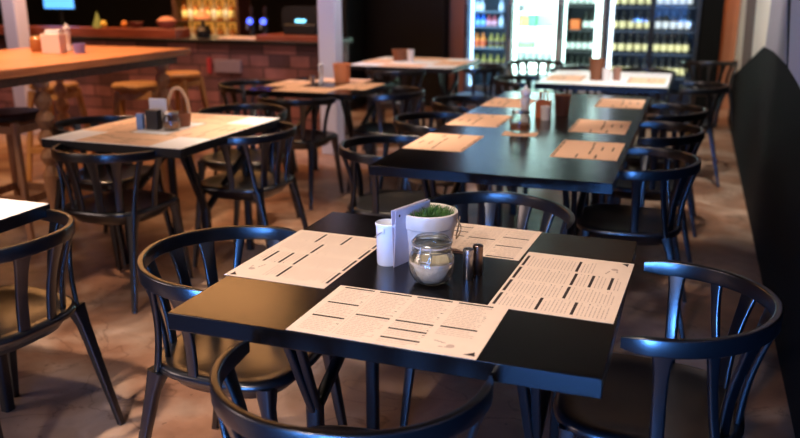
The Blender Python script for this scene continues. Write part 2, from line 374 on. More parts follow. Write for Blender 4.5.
chair(1.22, 7.55, FY+.3, 'dark chair far down the right aisle before the orange wall', G6)
chair(-.42, 6.75, FNY+.3, 'dark chair standing before the brightest fridge', G6)
chair(-1.5, 5.62, FY, 'dark chair at near side of far left table with brown holder', G6)

# ------------------------------------------------------------------ tables
TZ = .745
def table(x0, x1, y0, y1, label, group=None, topm=None, n_tr=2, trestle_x=True, name='dining_table'):
    r = empty(name, ((x0+x1)/2, (y0+y1)/2, 0)); tag(r, label, 'table', group)
    w, d = x1-x0, y1-y0
    b = MBd(); b.box((0, 0, TZ-.021), (w, d, .042)); top = b.build('tabletop', [EDGE if topm else TABLE], r, bevel=.002)
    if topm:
        b = MBd(); b.box((0, 0, TZ-.0005), (w-.004, d-.004, .003)); b.build('glare_sheet', topm, top)  # thin pale sheet painted as glare over the dark top
    # braced trestles: two legs, a slanting brace and a foot collar
    ys = [0] if d < 1.5 else [-d/2+.45, 0, d/2-.45]
    for yc in ys:
        for sx in (-1, 1):
            X = sx*w*.31
            b = MBd(); h = TZ-.042
            b.bar((X-.02, yc-.25, h), (X, yc-.09, .34), .035, .022, upv=(1, 0, 0)); b.bar((X+.02, yc-.25, h), (X+.01, yc-.09, .34), .022, .022, upv=(1, 0, 0))
            b.bar((X, yc-.09, .36), (X, yc-.09, .0), .042, .042, upv=(1, 0, 0)); b.build('near_leg', STEELBLK, r)
            b = MBd(); b.bar((X, yc+.33, h), (X, yc+.33, 0), .038, .038, upv=(1, 0, 0)); b.build('far_leg', STEELBLK, r)
            b = MBd(); b.bar((X, yc-.09, .34), (X, yc+.33, .56), .03, .03, upv=(1, 0, 0)); br = b.build('brace', STEELBLK, r)
            b = MBd(); b.tube([(X-.024, yc+.1, .44), (X+.024, yc+.1, .44)], .006, 8); b.build('bolt', STEEL, br)
            b = MBd(); b.bar((X, yc-.30, h-.012), (X, yc+.38, h-.012), .04, .022, upv=(0, 0, 1)); b.build('top_rail', STEELBLK, r)
    return r
table(0, .959, 0, .898, 'large black square table in the foreground with four menus and potted grass')
table(-.155, .825, 1.60, 4.22, 'long black table behind the front table, shining with cyan fridge light')
table(-1.88, -1.085, 1.63, 2.59, 'dark table with pale painted glare, orange menus, handled basket and black box', topm=TOP_GLARE)
table(-1.9, -.945, -.25, .67, 'dark table with white painted glare, cut by the left edge of the picture', topm=TOP_GLARE)
table(-1.95, -1.11, 3.68, 4.60, 'black table bearing a terracotta pot and orange menus, before the stone bar')
table(-2.02, -.98, 5.66, 6.72, 'far left table before the dark wall with brown holder on it', topm=TOP_GLARE)
table(-.06, .91, 4.76, 5.86, 'far table with pale painted glare, before the bottle fridges', topm=TOP_GLARE)

# ------------------------------------------------------------------ menus
ML, MS = .42, .2823
random.seed(3)
def menu_mesh(fine, paper):
    b = MBd(); b.box((ML/2, MS/2, .0004), (ML, MS, .0008), 0)
    z = .0009
    def q(u0, u1, v0, v1, mi): b.add([(u0*ML, v0*MS, z), (u1*ML, v0*MS, z), (u1*ML, v1*MS, z), (u0*ML, v1*MS, z)], [(0, 1, 2, 3)], mi)
    cols = ((.04, .225), (.257, .45), (.482, .69), (.725, .92))
    heads = [(0, .965), (0, .62), (0, .335), (1, .965), (1, .455), (2, .965), (2, .455), (2, .30), (2, .135), (3, .965), (3, .47)]
    for c, v in heads: q(*cols[c], v-.013, v+.013, 1)
    q(.2405, .2425, .06, .99, 2)
    if fine:
        for c, v in heads:
            nxt = max([hv for cc, hv in heads if cc == c and hv < v], default=.02)
            if c == 3 and v < .5: nxt = .28
            vv = v-.045
            while vv > nxt+.035:
                u = cols[c][0]; end = cols[c][1]-random.random()*.05
                while u < end:
                    l = .008+random.random()*.03; q(u, min(u+l, end), vv-.0045, vv+.0045, 2); u += l+.006
                if random.random() < .6: q(cols[c][1]-.014, cols[c][1], vv-.005, vv+.005, 1 if random.random() < .2 else 2)
                vv -= .031
        # small emblems of the last column
        b.add([(ML*.925, MS*.05, z), (ML*.985, MS*.045, z), (ML*.975, MS*.11, z), (ML*.95, MS*.075, z)], [(0, 1, 2, 3)], 1)
        for (u, v) in ((.76, .21), (.80, .19), (.80, .12), (.83, .125), (.78, .20)): q(u-.012, u+.012, v-.008, v+.008, 2)
        b.add([(ML*.845+.009*math.cos(a), MS*.15+.009*math.sin(a), z) for a in [k*PI/5 for k in range(10)]], [tuple(range(10))], 2)
    return b.build('menu', [paper, INK, INKS], smooth=20)
menuF = menu_mesh(True, PAPER); menuC = menu_mesh(False, PAPER_OR); uf = [False]; uc = [False]
def menu(x, y, rz, z, label, group, fine=False):
    src, fl = (menuF, uf) if fine else (menuC, uc)
    o = src if not fl[0] else copy_tree(src); fl[0] = True
    tag(place(o, (x, y, z+.0003), rz), label, 'menu', group)
GM = 'paper menus on the front table'
menu(.296, .004, -.015, TZ, 'kraft paper menu nearest the camera on front table, below the glass jar', GM, True)
menu(-.004+.001, .257+ML, -PI/2-.02, TZ, 'kraft paper menu on left side of front table, beside white bucket', GM, True)
menu(.67+MS, .268, PI/2-.034, TZ, 'kraft paper menu on right side of front table, beside steel shakers', GM, True)
menu(.686, .896, PI-.045, TZ, 'kraft paper menu at far side of front table, behind the potted grass', GM, True)
GL = 'orange paper menus on the long table'
for (x, y, r, lb) in ((-.15, 1.99+ML, -PI/2, 'orange paper menu at near left corner of the long table'), (-.15, 2.68+ML, -PI/2, 'orange paper menu on left of long table, beside the preserve jar'),
                      (-.15, 3.42+ML, -PI/2, 'orange paper menu farthest on left side of long table'), (.80, 2.02, PI/2, 'orange paper menu at near right corner of the long table'),
                      (.78, 2.68, PI/2, 'orange paper menu in middle of right side of long table'), (.80, 3.62, PI/2, 'orange paper menu farthest on right side of long table')):
    menu(x, y, r, TZ, lb, GL)
def four(x0, y0, w, d, what, grp):
    cx, cy = x0+w/2, y0+d/2
    menu(cx-ML/2, y0+.012, 0, TZ+.0006, 'orange paper menu at near side of '+what, grp); menu(x0+.01, cy+ML/2, -PI/2, TZ+.0006, 'orange paper menu at left side of '+what, grp)
    menu(x0+w-.01, cy-ML/2, PI/2, TZ+.0006, 'orange paper menu at right side of '+what, grp); menu(cx+ML/2, y0+d-.012, PI, TZ+.0006, 'orange paper menu at far side of '+what, grp)
four(-1.88, 1.63, .795, .96, 'the basket table', 'orange paper menus on the basket table')
four(-1.95, 3.68, .84, .92, 'the terracotta pot table', 'orange paper menus on the terracotta pot table')
four(-2.02, 5.66, 1.04, 1.06, 'the far left table', 'orange paper menus on the far left table')
menu(.88, 5.0, PI/2, TZ+.0006, 'paper menu on right end of the pale far table', 'paper menus on the pale far table')
menu(-.03, 5.0+ML, -PI/2, TZ+.0006, 'paper menu on left end of the pale far table', 'paper menus on the pale far table')

# ------------------------------------------------------------------ things on the front table
r = empty('bucket', (.350, .480, TZ)); tag(r, 'small white enamel bucket with wire handle beside the pale card', 'bucket')
b = MBd(); b.lathe([(.0, .004), (.025, .004), (.0265, .0), (.028, .006), (.030, .104), (.032, .108), (.032, .112), (.030, .114), (.029, .110), (.0265, .008), (.0, .008)], n=36); bu = b.build('body', WHITE, r)
b = MBd(); b.tube([Vector((.0325*math.cos(a), .0325*math.sin(a), .098-.026*math.sin((a-PI/2)/1.0)*1)) for a in [PI/2+k*PI/14 for k in range(15)]], .0012, 6); b.build('handle', WIRE, r)
for s in (-1, 1):
    b = MBd(); b.lathe([(0, -.006), (.004, -.006), (.004, .006), (0, .006)], (0, s*.031, .098), 10); b.build('handle_lug', WHITE, r)

r = empty('table_card', (.400, .525, TZ), math.radians(72)); tag(r, 'pale lilac folded card standing between bucket and potted grass', 'card')
for s in (-1, 1):
    b = MBd(); b.box((0, s*-.004, .0765), (.150, .0012, .153), 0, rot=Matrix.Rotation(s*.045, 3, 'X'))
    if s == 1: b.add([(-.060+.004*math.cos(a), -.0082, .138+.004*math.sin(a)) for a in [k*PI/5 for k in range(10)]], [tuple(range(10))], 1)
    b.build('leaf', [CARD, INK], r)
b = MBd(); b.box((0, 0, .1535), (.150, .004, .0015)); b.build('fold', CARD, r)

r = empty('potted_grass', (.437, .560, TZ)); tag(r, 'cream stoneware pot of short green grass at centre of front table', 'potted plant')
b = MBd(); b.lathe([(0, .0), (.052, .0), (.058, .006), (.0705, .088), (.0715, .092), (.0755, .095), (.0765, .100), (.0790, .126), (.078, .132), (.074, .134), (.070, .130), (.068, .112), (0, .110)], n=48); pot = b.build('pot', CERAMIC, r)
b = MBd(); b.lathe([(.0685, .108), (.05, .114), (.02, .117), (.001, .118)], n=24); b.build('soil', SOIL, r)
b = MBd(); random.seed(5)
for k in range(620):
    rr = .064*math.sqrt(random.random()); a = random.random()*2*PI; h = .016+.016*random.random()+(.008*(1-rr/.064)); wd = .0011+.0006*random.random()
    p = Vector((rr*math.cos(a), rr*math.sin(a), .112)); d = Vector((random.uniform(-.5, .5)+.4*math.cos(a)*rr/.064, random.uniform(-.5, .5)+.4*math.sin(a)*rr/.064, 1)).normalized()
    q2 = p+d*h*.6; q3 = q2+(d+Vector((d.x, d.y, -.4))*.7).normalized()*h*.45; s = d.cross(Vector((math.cos(a*7), math.sin(a*7), 0))).normalized()*wd
    b.add([p-s, p+s, q2+s*.8, q2-s*.8, q3], [(0, 1, 2, 3), (3, 2, 4)])
gr = b.build('grass', GRASS, r); gr['kind'] = 'stuff'
b = MBd(); b.tube([Vector((.079+.010*math.sin(t*PI), .0-.012*math.cos(t*PI*2)*.3, .118-.055*t)) for t in [k/10 for k in range(11)]]+[Vector((.075, .012, .070)), Vector((.0795, .012, .09)), Vector((.083, .012, .12))], .002, 6); b.build('twine_loop', TWINE, r)

r = empty('glass_jar', (.502, .385, TZ)); r.scale = (1.02, 1.02, 1.1); tag(r, 'swing-top glass jar of raw sugar in front of the potted grass', 'jar')
b = MBd(); b.lathe([(0, .002), (.030, .001), (.044, .008), (.053, .024), (.056, .045), (.054, .062), (.046, .076), (.044, .082), (.046, .086), (.0435, .088), (.0415, .082), (.043, .076), (.051, .060), (.0550, .045), (.0522, .026), (.0435, .010), (.029, .003), (0, .004)], n=48); b.build('glass_body', GLASS, r)
b = MBd(); b.lathe([(0, .0045), (.028, .0045), (.042, .0115), (.0512, .0265), (.0542, .045), (.0535, .054), (.035, .057), (.015, .052), (0, .054)], n=40); b.build('sugar', SUGAR, r)
b = MBd(); b.lathe([(.0445, .089), (.0465, .091), (.046, .100), (.040, .106), (.030, .107), (.0, .108)], n=40); b.lathe([(0, .104), (.028, .103), (.038, .101), (.042, .094), (.0, .093)], n=40); b.build('glass_lid', GLASS, r)
b = MBd()
for z, rr in ((.079, .0475), (.0955, .0485)): b.tube([Vector((rr*math.cos(a), rr*math.sin(a), z)) for a in [k*2*PI/40 for k in range(40)]], .0013, 6, closed=True)
b.tube([(-.014, -.047, .079), (-.015, -.056, .066), (-.010, -.059, .058), (.010, -.059, .058), (.015, -.056, .066), (.014, -.047, .079)], .0014, 6)
b.tube([(-.012, -.048, .0955), (-.013, -.054, .078), (-.008, -.058, .064), (.008, -.058, .064), (.013, -.054, .078), (.012, -.048, .0955)], .0014, 6)
b.build('wire_clamp', WIRE, r)
b = MBd(); b.lathe([(.0452, .087), (.047, .0885), (.0452, .0905)], n=40); b.build('seal', mat('rubber_seal', 'b8a89a', .6), r)

def shaker(x, y, m, label):
    r = empty('shaker', (x, y, TZ)); tag(r, label, 'shaker', 'shakers on the front table')
    b = MBd(); b.lathe([(0, 0), (.0125, 0), (.013, .001), (.013, .062)], n=28); b.build('body', m, r)
    b = MBd(); b.lathe([(.0124, .062), (.0124, .0635), (.0133, .0645), (.0133, .076), (.0115, .0785), (.0, .079)], n=28); c = b.build('cap', m, r)
    b = MBd()
    for k in range(5): b.lathe([(0, .0794), (.0011, .0794), (.0011, .0791)], (.005*math.cos(k*1.257), .005*math.sin(k*1.257), 0), 8)
    b.build('holes', INK, c)
shaker(.580, .440, STEEL, 'shiny steel shaker, the nearer of the pair on front table')
shaker(.595, .478, BRONZE, 'bronze-toned shaker, the farther of the pair on front table')

# ------------------------------------------------------------------ things on the long table
def jar_small(x, y, z, label, content, s=1.0):
    r = empty('glass_jar', (x, y, z)); r.scale = (s, s, s); tag(r, label, 'jar')
    b = MBd(); b.lathe([(0, .002), (.040, .001), (.052, .012), (.055, .05), (.050, .075), (.042, .085), (.042, .1), (.040, .1), (.040, .085), (.052, .05), (.049, .014), (0, .006)], n=28); b.build('glass_body', GLASS, r)
    b = MBd(); b.lathe([(0, .007), (.045, .014), (.050, .045), (0, .05)], n=28); b.build('contents', content, r)
    b = MBd(); b.lathe([(.044, .098), (.046, .100), (.044, .112), (.0, .114)], n=28); b.build('lid', WIRE, r)
jar_small(.275, 2.575, TZ+.0015, 'glass jar with amber contents on the long table, on a small orange napkin', mat('amber_honey', '8a4a1c', .3))
b = MBd(); b.box((0, 0, .0005), (.17, .12, .001)); tag(place(b.build('napkin', PAPER_OR), (.285, 2.53, TZ+.0003), .05), 'small orange paper napkin beneath the jar on long table', 'napkin')
def mill(x, y, z, h, label):
    r = empty('pepper_mill', (x, y, z)); tag(r, label, 'pepper mill'); k = h/.21
    b = MBd(); b.lathe([(p*k, q*k) for p, q in [(0, 0), (.032, 0), (.033, .012), (.026, .03), (.021, .07), (.023, .11), (.028, .135), (.027, .15)]], n=24); b.build('body', CUPM, r)
    b = MBd(); b.lathe([(p*k, q*k) for p, q in [(.022, .15), (.020, .156), (.028, .165), (.030, .180), (.024, .196), (.008, .200), (.007, .206), (.010, .21), (.006, .217), (0, .218)]], n=24); b.build('turning_head', CUPM, r)
mill(.245, 2.84, TZ, .20, 'white turned pepper mill on the long table behind the glass jar')
r = empty('condiment_box', (.295, 3.12, TZ)); tag(r, 'orange wooden condiment box on long table, behind the pepper mill', 'condiment box')
b = MBd()
for (cx, cy, sx, sy) in ((0, -.035, .08, .006), (0, .035, .08, .006), (-.037, 0, .006, .07), (.037, 0, .006, .07)): b.box((cx, cy, .045), (sx, sy, .09))
b.box((0, 0, .004), (.08, .07, .008)); b.build('box', OWOOD, r)
for k in range(3):
    b = MBd(); b.box((-.02+.02*k, 0, .075), (.008, .05, .13), rz=.1*k); b.build('wooden_paddle', OWOOD, r)
b = MBd(); b.lathe([(0, 0), (.024, 0), (.028, .075), (.026, .075), (.022, .004), (0, .004)], n=24); tag(place(b.build('cup', CUPM), (.325, 3.02, TZ)), 'white cup in front of the orange condiment box on long table', 'cup')
def basket(x, y, z, rr, h, label, cat='basket', m=WICKER, name='basket'):
    r = empty(name, (x, y, z)); tag(r, label, cat)
    b = MBd(); b.lathe([(0, 0), (rr*.8, 0), (rr*.86, h*.1), (rr, h*.93), (rr*.93, h*.93), (rr*.78, h*.08), (0, h*.08)], n=24); b.build('body', m, r)
    b = MBd(); b.tube([(rr*.97*math.cos(a), rr*.97*math.sin(a), h*.95) for a in [k*2*PI/24 for k in range(24)]], rr*.09, 6, closed=True); b.build('rim', m, r)
    return r
basket(.385, 3.22, TZ, .045, .12, 'brown wicker holder on long table, right of the condiment box')
basket(.36, 5.14, TZ, .06, .17, 'brown wicker holder on the pale far table')
def cup(x, y, z, m, label, h=.1, rr=.035, grp=None):
    b = MBd(); b.lathe([(0, 0), (rr*.8, 0), (rr, h), (rr*.93, h), (rr*.73, .005), (0, .005)], n=20); tag(place(b.build('cup', m), (x, y, z)), label, 'cup', grp)
cup(.44, 5.08, TZ, CUPM, 'pale cup beside the wicker holder on pale far table'); cup(.51, 5.16, TZ, mat('brown_cup', '8d6658', .4), 'brown cup right of the pale cup on pale far table')
# far left table
basket(-1.70, 6.30, TZ, .085, .11, 'brown woven holder on far left table'); cup(-1.56, 6.2, TZ, CUPM, 'white cup beside the brown woven holder on far left table', .12)
# terracotta pot table
basket(-1.46, 4.30, TZ, .068, .15, 'terracotta coloured pot on the table before the white column', 'pot', mat('terracotta', 'e8935f', .7, var=.2), 'terracotta_pot')
mill(-1.60, 4.22, TZ, .16, 'short white salt mill left of the terracotta pot')
cup(-1.665, 4.20, TZ, STEEL, 'small steel cup left of the salt mill and terracotta pot', .06, .022)

# ------------------------------------------------------------------ things on the basket table
CX, CY = -1.52, 2.10
r = empty('handled_basket', (CX+.06, CY+.07, TZ)); r.scale = (.85, .85, .88); tag(r, 'wooden basket with tall arched handle on the glare-cornered table', 'basket')
b = MBd(); b.lathe([(0, 0), (.06, 0), (.065, .01), (.075, .085), (.07, .085), (.06, .008), (0, .008)], n=24); b.build('body', WICKER, r)
b = MBd(); b.sweep([(.076*math.cos(a), 0, .08+.15*math.sin(a)) for a in [k*PI/16 for k in range(17)]], lambda i, t: rrect(.011, .0035, .003), upv=(0, 1, 0)); b.build('handle', mat('pale_bent_wood', 'c49a72', .5), r)
jar_small(CX+.095, CY-.05, TZ+.0015, 'squat glass jar with red lid band beside black box on basket table', mat('pickles', '9a6a4a', .5), .85)
r = empty('menu_holder', (CX-.03, CY+.02, TZ)); tag(r, 'white frame-shaped menu holder behind black box on basket table', 'menu holder')
b = MBd(); b.box((0, 0, .075), (.105, .012, .15)); b.build('frame', CUPM, r, bevel=.004)
b = MBd(); b.box((0, 0, .006), (.115, .05, .012)); b.build('base', CUPM, r, bevel=.003)
b = MBd(); b.box((0, 0, .05), (.07, .045, .10)); tag(place(b.build('box', BLKBOX, bevel=.002), (CX-.005, CY-.06, TZ+.0015), .05), 'black card box standing before the white menu holder', 'box')
b = MBd(); b.box((0, 0, .04), (.035, .03, .08)); tag(place(b.build('sachet_box', BLUEC, bevel=.002), (CX-.075, CY-.075, TZ+.0015), .1), 'small pale blue box left of the black box on basket table', 'box')
b = MBd(); b.box((0, 0, .0005), (.30, .22, .001)); tag(place(b.build('place_card', CUPM), (CX+.02, CY-.01, TZ+.0003)), 'white paper sheet under the basket and boxes on basket table', 'paper')

# ------------------------------------------------------------------ high wooden table, stools
r = empty('high_table', (-2.75, 2.1, 0)); tag(r, 'high orange-brown wooden table with turned legs at upper left', 'high table')
b = MBd(); b.box((0, .05, 1.03), (1.12, 2.5, .045)); b.build('tabletop', BWOOD, r, bevel=.006)
b = MBd(); b.box((.48, .05, .98), (.03, 2.3, .05)); b.box((-.48, .05, .98), (.03, 2.3, .05)); b.box((0, 1.2, .98), (1.0, .03, .05)); b.box((0, -1.1, .98), (1.0, .03, .05)); b.build('apron', DWOOD, r)
prof = [(.045, 1.0), (.045, .93)]
for k in range(4):
    z = .90-k*.105; prof += [(.022, z), (.04, z-.02), (.05, z-.05), (.04, z-.08), (.022, z-.1)]
prof += [(.035, .45), (.05, .43), (.03, .2), (.04, .08), (.03, 0), (0, 0)]
for (x, y) in ((.44, .02), (.44, 1.12), (-.44, .02), (-.44, 1.12), (.44, -1.05), (-.44, -1.05)):
    b = MBd(); b.lathe(prof, (x, y, 0), 20); b.build('leg', SWOOD, r)
def make_stool(m, seatm):
    r = empty('bar_stool')
    b = MBd(); b.lathe([(0, .70), (.15, .70), (.175, .715), (.18, .735), (.165, .75), (0, .755)], n=32); b.build('seat', seatm, r)
    for sx in (-1, 1):
        for sy in (-1, 1):
            b = MBd(); b.bar((sx*.12, sy*.12, .70), (sx*.19, sy*.19, 0), .04, .04, .035, .035, upv=(0, 1, 0)); b.build('leg', m, r)
    for z, e in ((.66, .125), (.25, .165)):
        for k in range(4):
            c, s_ = (1, 0) if k % 2 == 0 else (0, 1); sg = 1 if k < 2 else -1
            b = MBd(); b.box((sg*e*s_, sg*e*c, z), (2*e*c+.03*s_, 2*e*s_+.03*c, .045)); b.build('rail', m, r)
    return r
GS = 'wooden bar stools by the high table'
s1 = make_stool(SWOOD, mat('dark_seat_leather', '1c1413', .45)); tag(place(s1, (-2.72, 2.28, 0), .1), 'brown wooden stool with dark seat at left edge, nearest of the stools', 'stool', GS)
s2 = make_stool(YWOOD, YWOOD); tag(place(s2, (-3.55, 3.55, 0), .2), 'yellow pine stool beyond the high table, leftmost', 'stool', GS)
s3 = copy_tree(s2); tag(place(s3, (-2.95, 3.75, 0), .5), 'yellow pine stool beyond the far end of the high table', 'stool', GS)
s4 = copy_tree(s2); tag(place(s4, (-3.1, 4.55, 0), 0), 'yellow pine stool nearest the stone bar front', 'stool', GS)
HT = 1.0525
b = MBd(); b.lathe([(0, 0), (.035, 0), (.045, .02), (.045, .08), (.03, .1), (0, .1)], n=20); tag(place(b.build('candle_glass', mat('amber_candle_glass', 'a8733f', .2)), (-2.958, 2.810, HT)), 'small amber glass on the high table left of napkin box', 'glass')
r = empty('napkin_box', (-2.760, 2.744, HT), .3); tag(r, 'pinkish white napkin box on the high wooden table', 'napkin box')
b = MBd(); b.box((0, 0, .06), (.12, .10, .12)); b.build('box', mat('pink_white_card', 'efd6c8', .6), r, bevel=.003)
b = MBd(); b.box((0, .01, .125), (.09, .05, .04)); b.build('napkins', CUPM, r, bevel=.004)
mill(-2.796, 2.910, HT, .17, 'white pepper mill standing right of the napkin box on high table')
cup(-2.608, 2.795, HT, mat('violet_cup', '8d8ac4', .3), 'small violet-white cup on high table right of the mill', .06, .04)

# ------------------------------------------------------------------ bar
r = empty('bar_counter', (-4.6, 5.85, 0)); tag(r, 'long bar counter with reddish stone front behind the tables at left', 'bar counter')
b = MBd(); b.bb(-4.0, 2.4, -.37, .30, 0, .93); b.build('stone_front', STONE, r)
b = MBd(); b.bb(-4.05, 2.43, -.42, .35, .93, .97); b.build('counter_top', mat('black_counter', '120f0e', .3), r, bevel=.004)
b = MBd(); b.bb(-2.2, .86, -.40, -.15, .97, 1.06); b.build('raised_ledge', CWOOD, r, bevel=.005)
b = MBd(); b.bb(1.75, 2.42, -.41, .1, .97, 1.02); b.build('wooden_slab', CWOOD, r, bevel=.005)
b = MBd(); b.bb(-4, 2.4, .28, .34, .0, .1); b.build('plinth', DWOOD, r)
b = MBd(); b.box((0, 0, 0), (.29, .03, .12)); tag(place(b.build('notice_board', mat('grey_board', '7a6c70', .7), bevel=.004), (-3.18, 5.462, .72)), 'grey board hung on the stone bar front', 'board')
b = MBd(); b.box((0, 0, 0), (.04, .03, .15)); tag(place(b.build('fire_tag', mat('red_board', '9c2a2c', .6), bevel=.004), (-3.39, 5.462, .72)), 'narrow red plate beside the grey board on stone bar', 'plate')
b = MBd(); b.box((0, 0, .01), (.5, .25, .02)); tag(place(b.build('serving_board', mat('pale_board', 'd9c0a8', .5), bevel=.004), (-3.05, 5.62, .97)), 'pale serving board lying on the bar counter', 'board')
# register
r = empty('cash_register', (-2.46, 5.66, 1.02)); tag(r, 'black cash register with glowing cyan display on bar by the column', 'cash register')
b = MBd(); b.box((0, .06, .05), (.34, .26, .10)); b.build('base', FRB, r, bevel=.01)
b = MBd(); b.rings([[Vector((x, y, z)) for x, z in rrect(.20, .125, .07, 5)] for y in (-.06, .08)]); mon = b.build('monitor', FRB, r, bevel=0)
mon.location = (0, .02, .14)
b = MBd(); b.rings([[Vector((x, -.062+dy, z)) for x, z in rrect(.055, .014, .012, 4)] for dy in (-.002, .002)]); dsp = b.build('display', mat('cyan_display', '7fd4f0', .3, emit='6fd0f5', es=2.2), mon); dsp.location = (.0, 0, -.01)
# beer taps with blue glow
for k, (x, lb) in enumerate(((-3.06, 'dark beer tap with glowing blue badge, left one on the bar'), (-2.91, 'dark beer tap with glowing blue badge, right one nearer the register'))):
    r = empty('beer_tap', (x, 5.75, .97)); tag(r, lb, 'beer tap', 'beer taps on the bar')
    b = MBd(); b.lathe([(0, 0), (.06, 0), (.06, .01), (.025, .02), (.022, .16), (.03, .17), (.03, .2), (0, .21)], n=20); b.build('column', FRB, r)
    b = MBd(); b.tube([(0, -.02, .14), (0, -.09, .14), (0, -.10, .09)], .01, 8); b.build('spout', STEEL, r)
    b = MBd(); b.lathe([(0, .21), (.012, .21), (.018, .30), (0, .31)], n=12); b.build('handle', mat('tap_handle', '2a1a18', .4), r)
    b = MBd(); b.tube([(0, -.032, .165), (0, -.045, .165)], .03, 20); b.build('badge', mat('blue_badge', '5070ff', .3, emit='4055ff', es=2.6), r)
# things on the raised ledge
def fruit_bowl(x, y, z, label, m, rr=.09, fm=None, n=5):
    r = empty('bowl', (x, y, z)); tag(r, label, 'bowl')
    b = MBd(); b.lathe([(0, 0), (rr*.4, 0), (rr*.8, rr*.35), (rr, rr*.75), (rr*.94, rr*.75), (rr*.72, rr*.38), (0, rr*.12)], n=24); b.build('body', m, r)
    if fm:
        b = MBd(); b.lathe([(rr*.9, rr*.7), (rr*.7, rr*.95), (rr*.3, rr*1.1), (0, rr*1.12)], n=24); q = b.build('contents', fm, r); q['kind'] = 'stuff'
def lemon(x, y, z, m, label, cat):
    b = MBd(); b.lathe([(0, 0), (.015, .004), (.03, .02), (.034, .036), (.028, .056), (.012, .07), (.006, .076), (0, .077)], n=16); tag(place(b.build('lemon', m), (x, y, z)), label, cat, 'fruit on the bar ledge')
LZ = 1.06
b = MBd(); b.lathe([(0, 0), (.055, 0), (.05, .03), (.015, .12), (.004, .16), (0, .16)], n=16); tag(place(b.build('party_cone', mat('green_paper', '7f9a5a', .6)), (-4.76, 5.56, LZ)), 'green paper cone on the brown bar ledge', 'cone')
lemon(-4.66, 5.53, LZ, mat('lemon_skin', 'e8cf5a', .45, emit=None), 'yellow lemon on the bar ledge beside the green cone', 'lemon')
lemon(-4.42, 5.55, LZ, mat('orange_skin', 'd98a3a', .45), 'orange fruit alone on the bar ledge', 'fruit')
fruit_bowl(-3.93, 5.58, LZ, 'pinkish bowl heaped with bread on the bar ledge', mat('pink_bowl', 'a0645c', .5), .105, mat('bread_crust', 'c98f72', .8, bump=.5))
fruit_bowl(-4.30, 5.58, LZ, 'low brown bowl on bar ledge left of the bread bowl', mat('brown_bowl', '6a3a34', .5), .08)
r = empty('table_lamp', (-3.62, 5.75, .97)); r.scale = (.7, .7, .85); tag(r, 'small dark lamp with orange mushroom shade on the bar', 'lamp')
b = MBd(); b.lathe([(0, 0), (.10, 0), (.11, .08), (.07, .13), (.03, .15), (.015, .25), (0, .25)], n=24); b.build('base', FRB, r)
b = MBd(); b.lathe([(.03, .20), (.12, .22), (.12, .235), (.06, .30), (0, .31)], n=24); b.build('shade', mat('amber_shade', 'd08050', .5, emit='e08a50', es=.35), r)
# back bar shelf with lit bottles
r = empty('back_bar_shelf', (-4.50, 7.3, 0)); tag(r, 'dark back bar shelf lit gold behind the counter', 'shelf')
b = MBd(); b.bb(-.44, .44, .10, .14, .0, 2.2); b.bb(-.46, -.42, -.15, .14, 0, 2.2); b.bb(.42, .46, -.15, .14, 0, 2.2); b.build('cabinet', DWOOD, r)
for z in (.80, 1.08, 1.36): b = MBd(); b.bb(-.42, .42, -.15, .10, z-.02, z); b.build('shelf_board', DWOOD, r)
b = MBd(); b.bb(-.40, .40, .092, .10, .82, 1.5); b.build('glowing_back', mat('amber_backlight', 'd8a050', .5, emit='f0a040', es=.35), r)
area('back_bar_light', (-4.5, 6.9, 1.9), (-4.5, 7.3, 1.0), .8, .1, 14, (1, .75, .4))
def bottle_mesh(name, glassm, labm, h=.26, rr=.036, capm=None):
    b = MBd(); k = h/.30
    b.lathe([(0, 0), (rr, 0), (rr*1.02, .01*k), (rr*1.02, .17*k), (rr*.85, .20*k), (rr*.4, .225*k), (rr*.36, .275*k), (rr*.42, .28*k), (rr*.42, .298*k), (0, .3*k)], n=14)
    b.lathe([(rr*1.04, .04*k), (rr*1.06, .042*k), (rr*1.06, .14*k), (rr*1.04, .142*k)], n=14, mi=1)
    return b.build(name, [glassm, labm])
def bset(src, pts, label, cat, grp, first=[None]):
    for i, p in enumerate(pts):
        o = src if not src.get('used') else copy_tree(src); src['used'] = 1; tag(place(o, p), label, cat, grp)
        if 'used' in o: pass
random.seed(11)
DG = mat('dark_green_glass', '0f140c', .15); LB = mat('cream_label', 'e6dc9a', .6); LBW = mat('white_label', 'd8dcd8', .6); AM = mat('amber_glass', '9c5a1c', .15); CL = mat('pale_glass', 'c8b890', .15)
btA = bottle_mesh('liquor_bottle', AM, LB, .23, .036); btB = bottle_mesh('liquor_bottle', CL, LBW, .25, .034)
for z, nm in ((.80, 'lowest'), (1.08, 'middle'), (1.36, 'upper')):
    bset(btA, [(-4.83+.165*k, 7.22, z) for k in range(5)], 'amber liquor bottle on the %s lit back bar shelf' % nm, 'bottle', 'amber bottles on the %s back bar shelf' % nm)
    bset(btB, [(-4.75+.165*k, 7.24, z) for k in range(4)], 'pale liquor bottle on the %s lit back bar shelf' % nm, 'bottle', 'pale bottles on the %s back bar shelf' % nm)
# screen top left
r = empty('wall_screen', (-6.42, 6.9, -.06)); tag(r, 'bright blue screen high behind the bar beside left column', 'screen')
b = MBd(); b.box((0, 0, 1.55), (.5, .05, .62)); b.build('casing', FRB, r, bevel=.01)
b = MBd(); b.box((0, -.028, 1.55), (.46, .004, .56)); b.build('display', mat('blue_screen', '5aa0e8', .3, emit='4f9cf0', es=1.4), r)
b = MBd(); b.lathe([(0, 0), (.12, 0), (.12, .02), (.03, .03), (.03, 1.3), (0, 1.3)], n=16); b.build('stand', FRB, r)
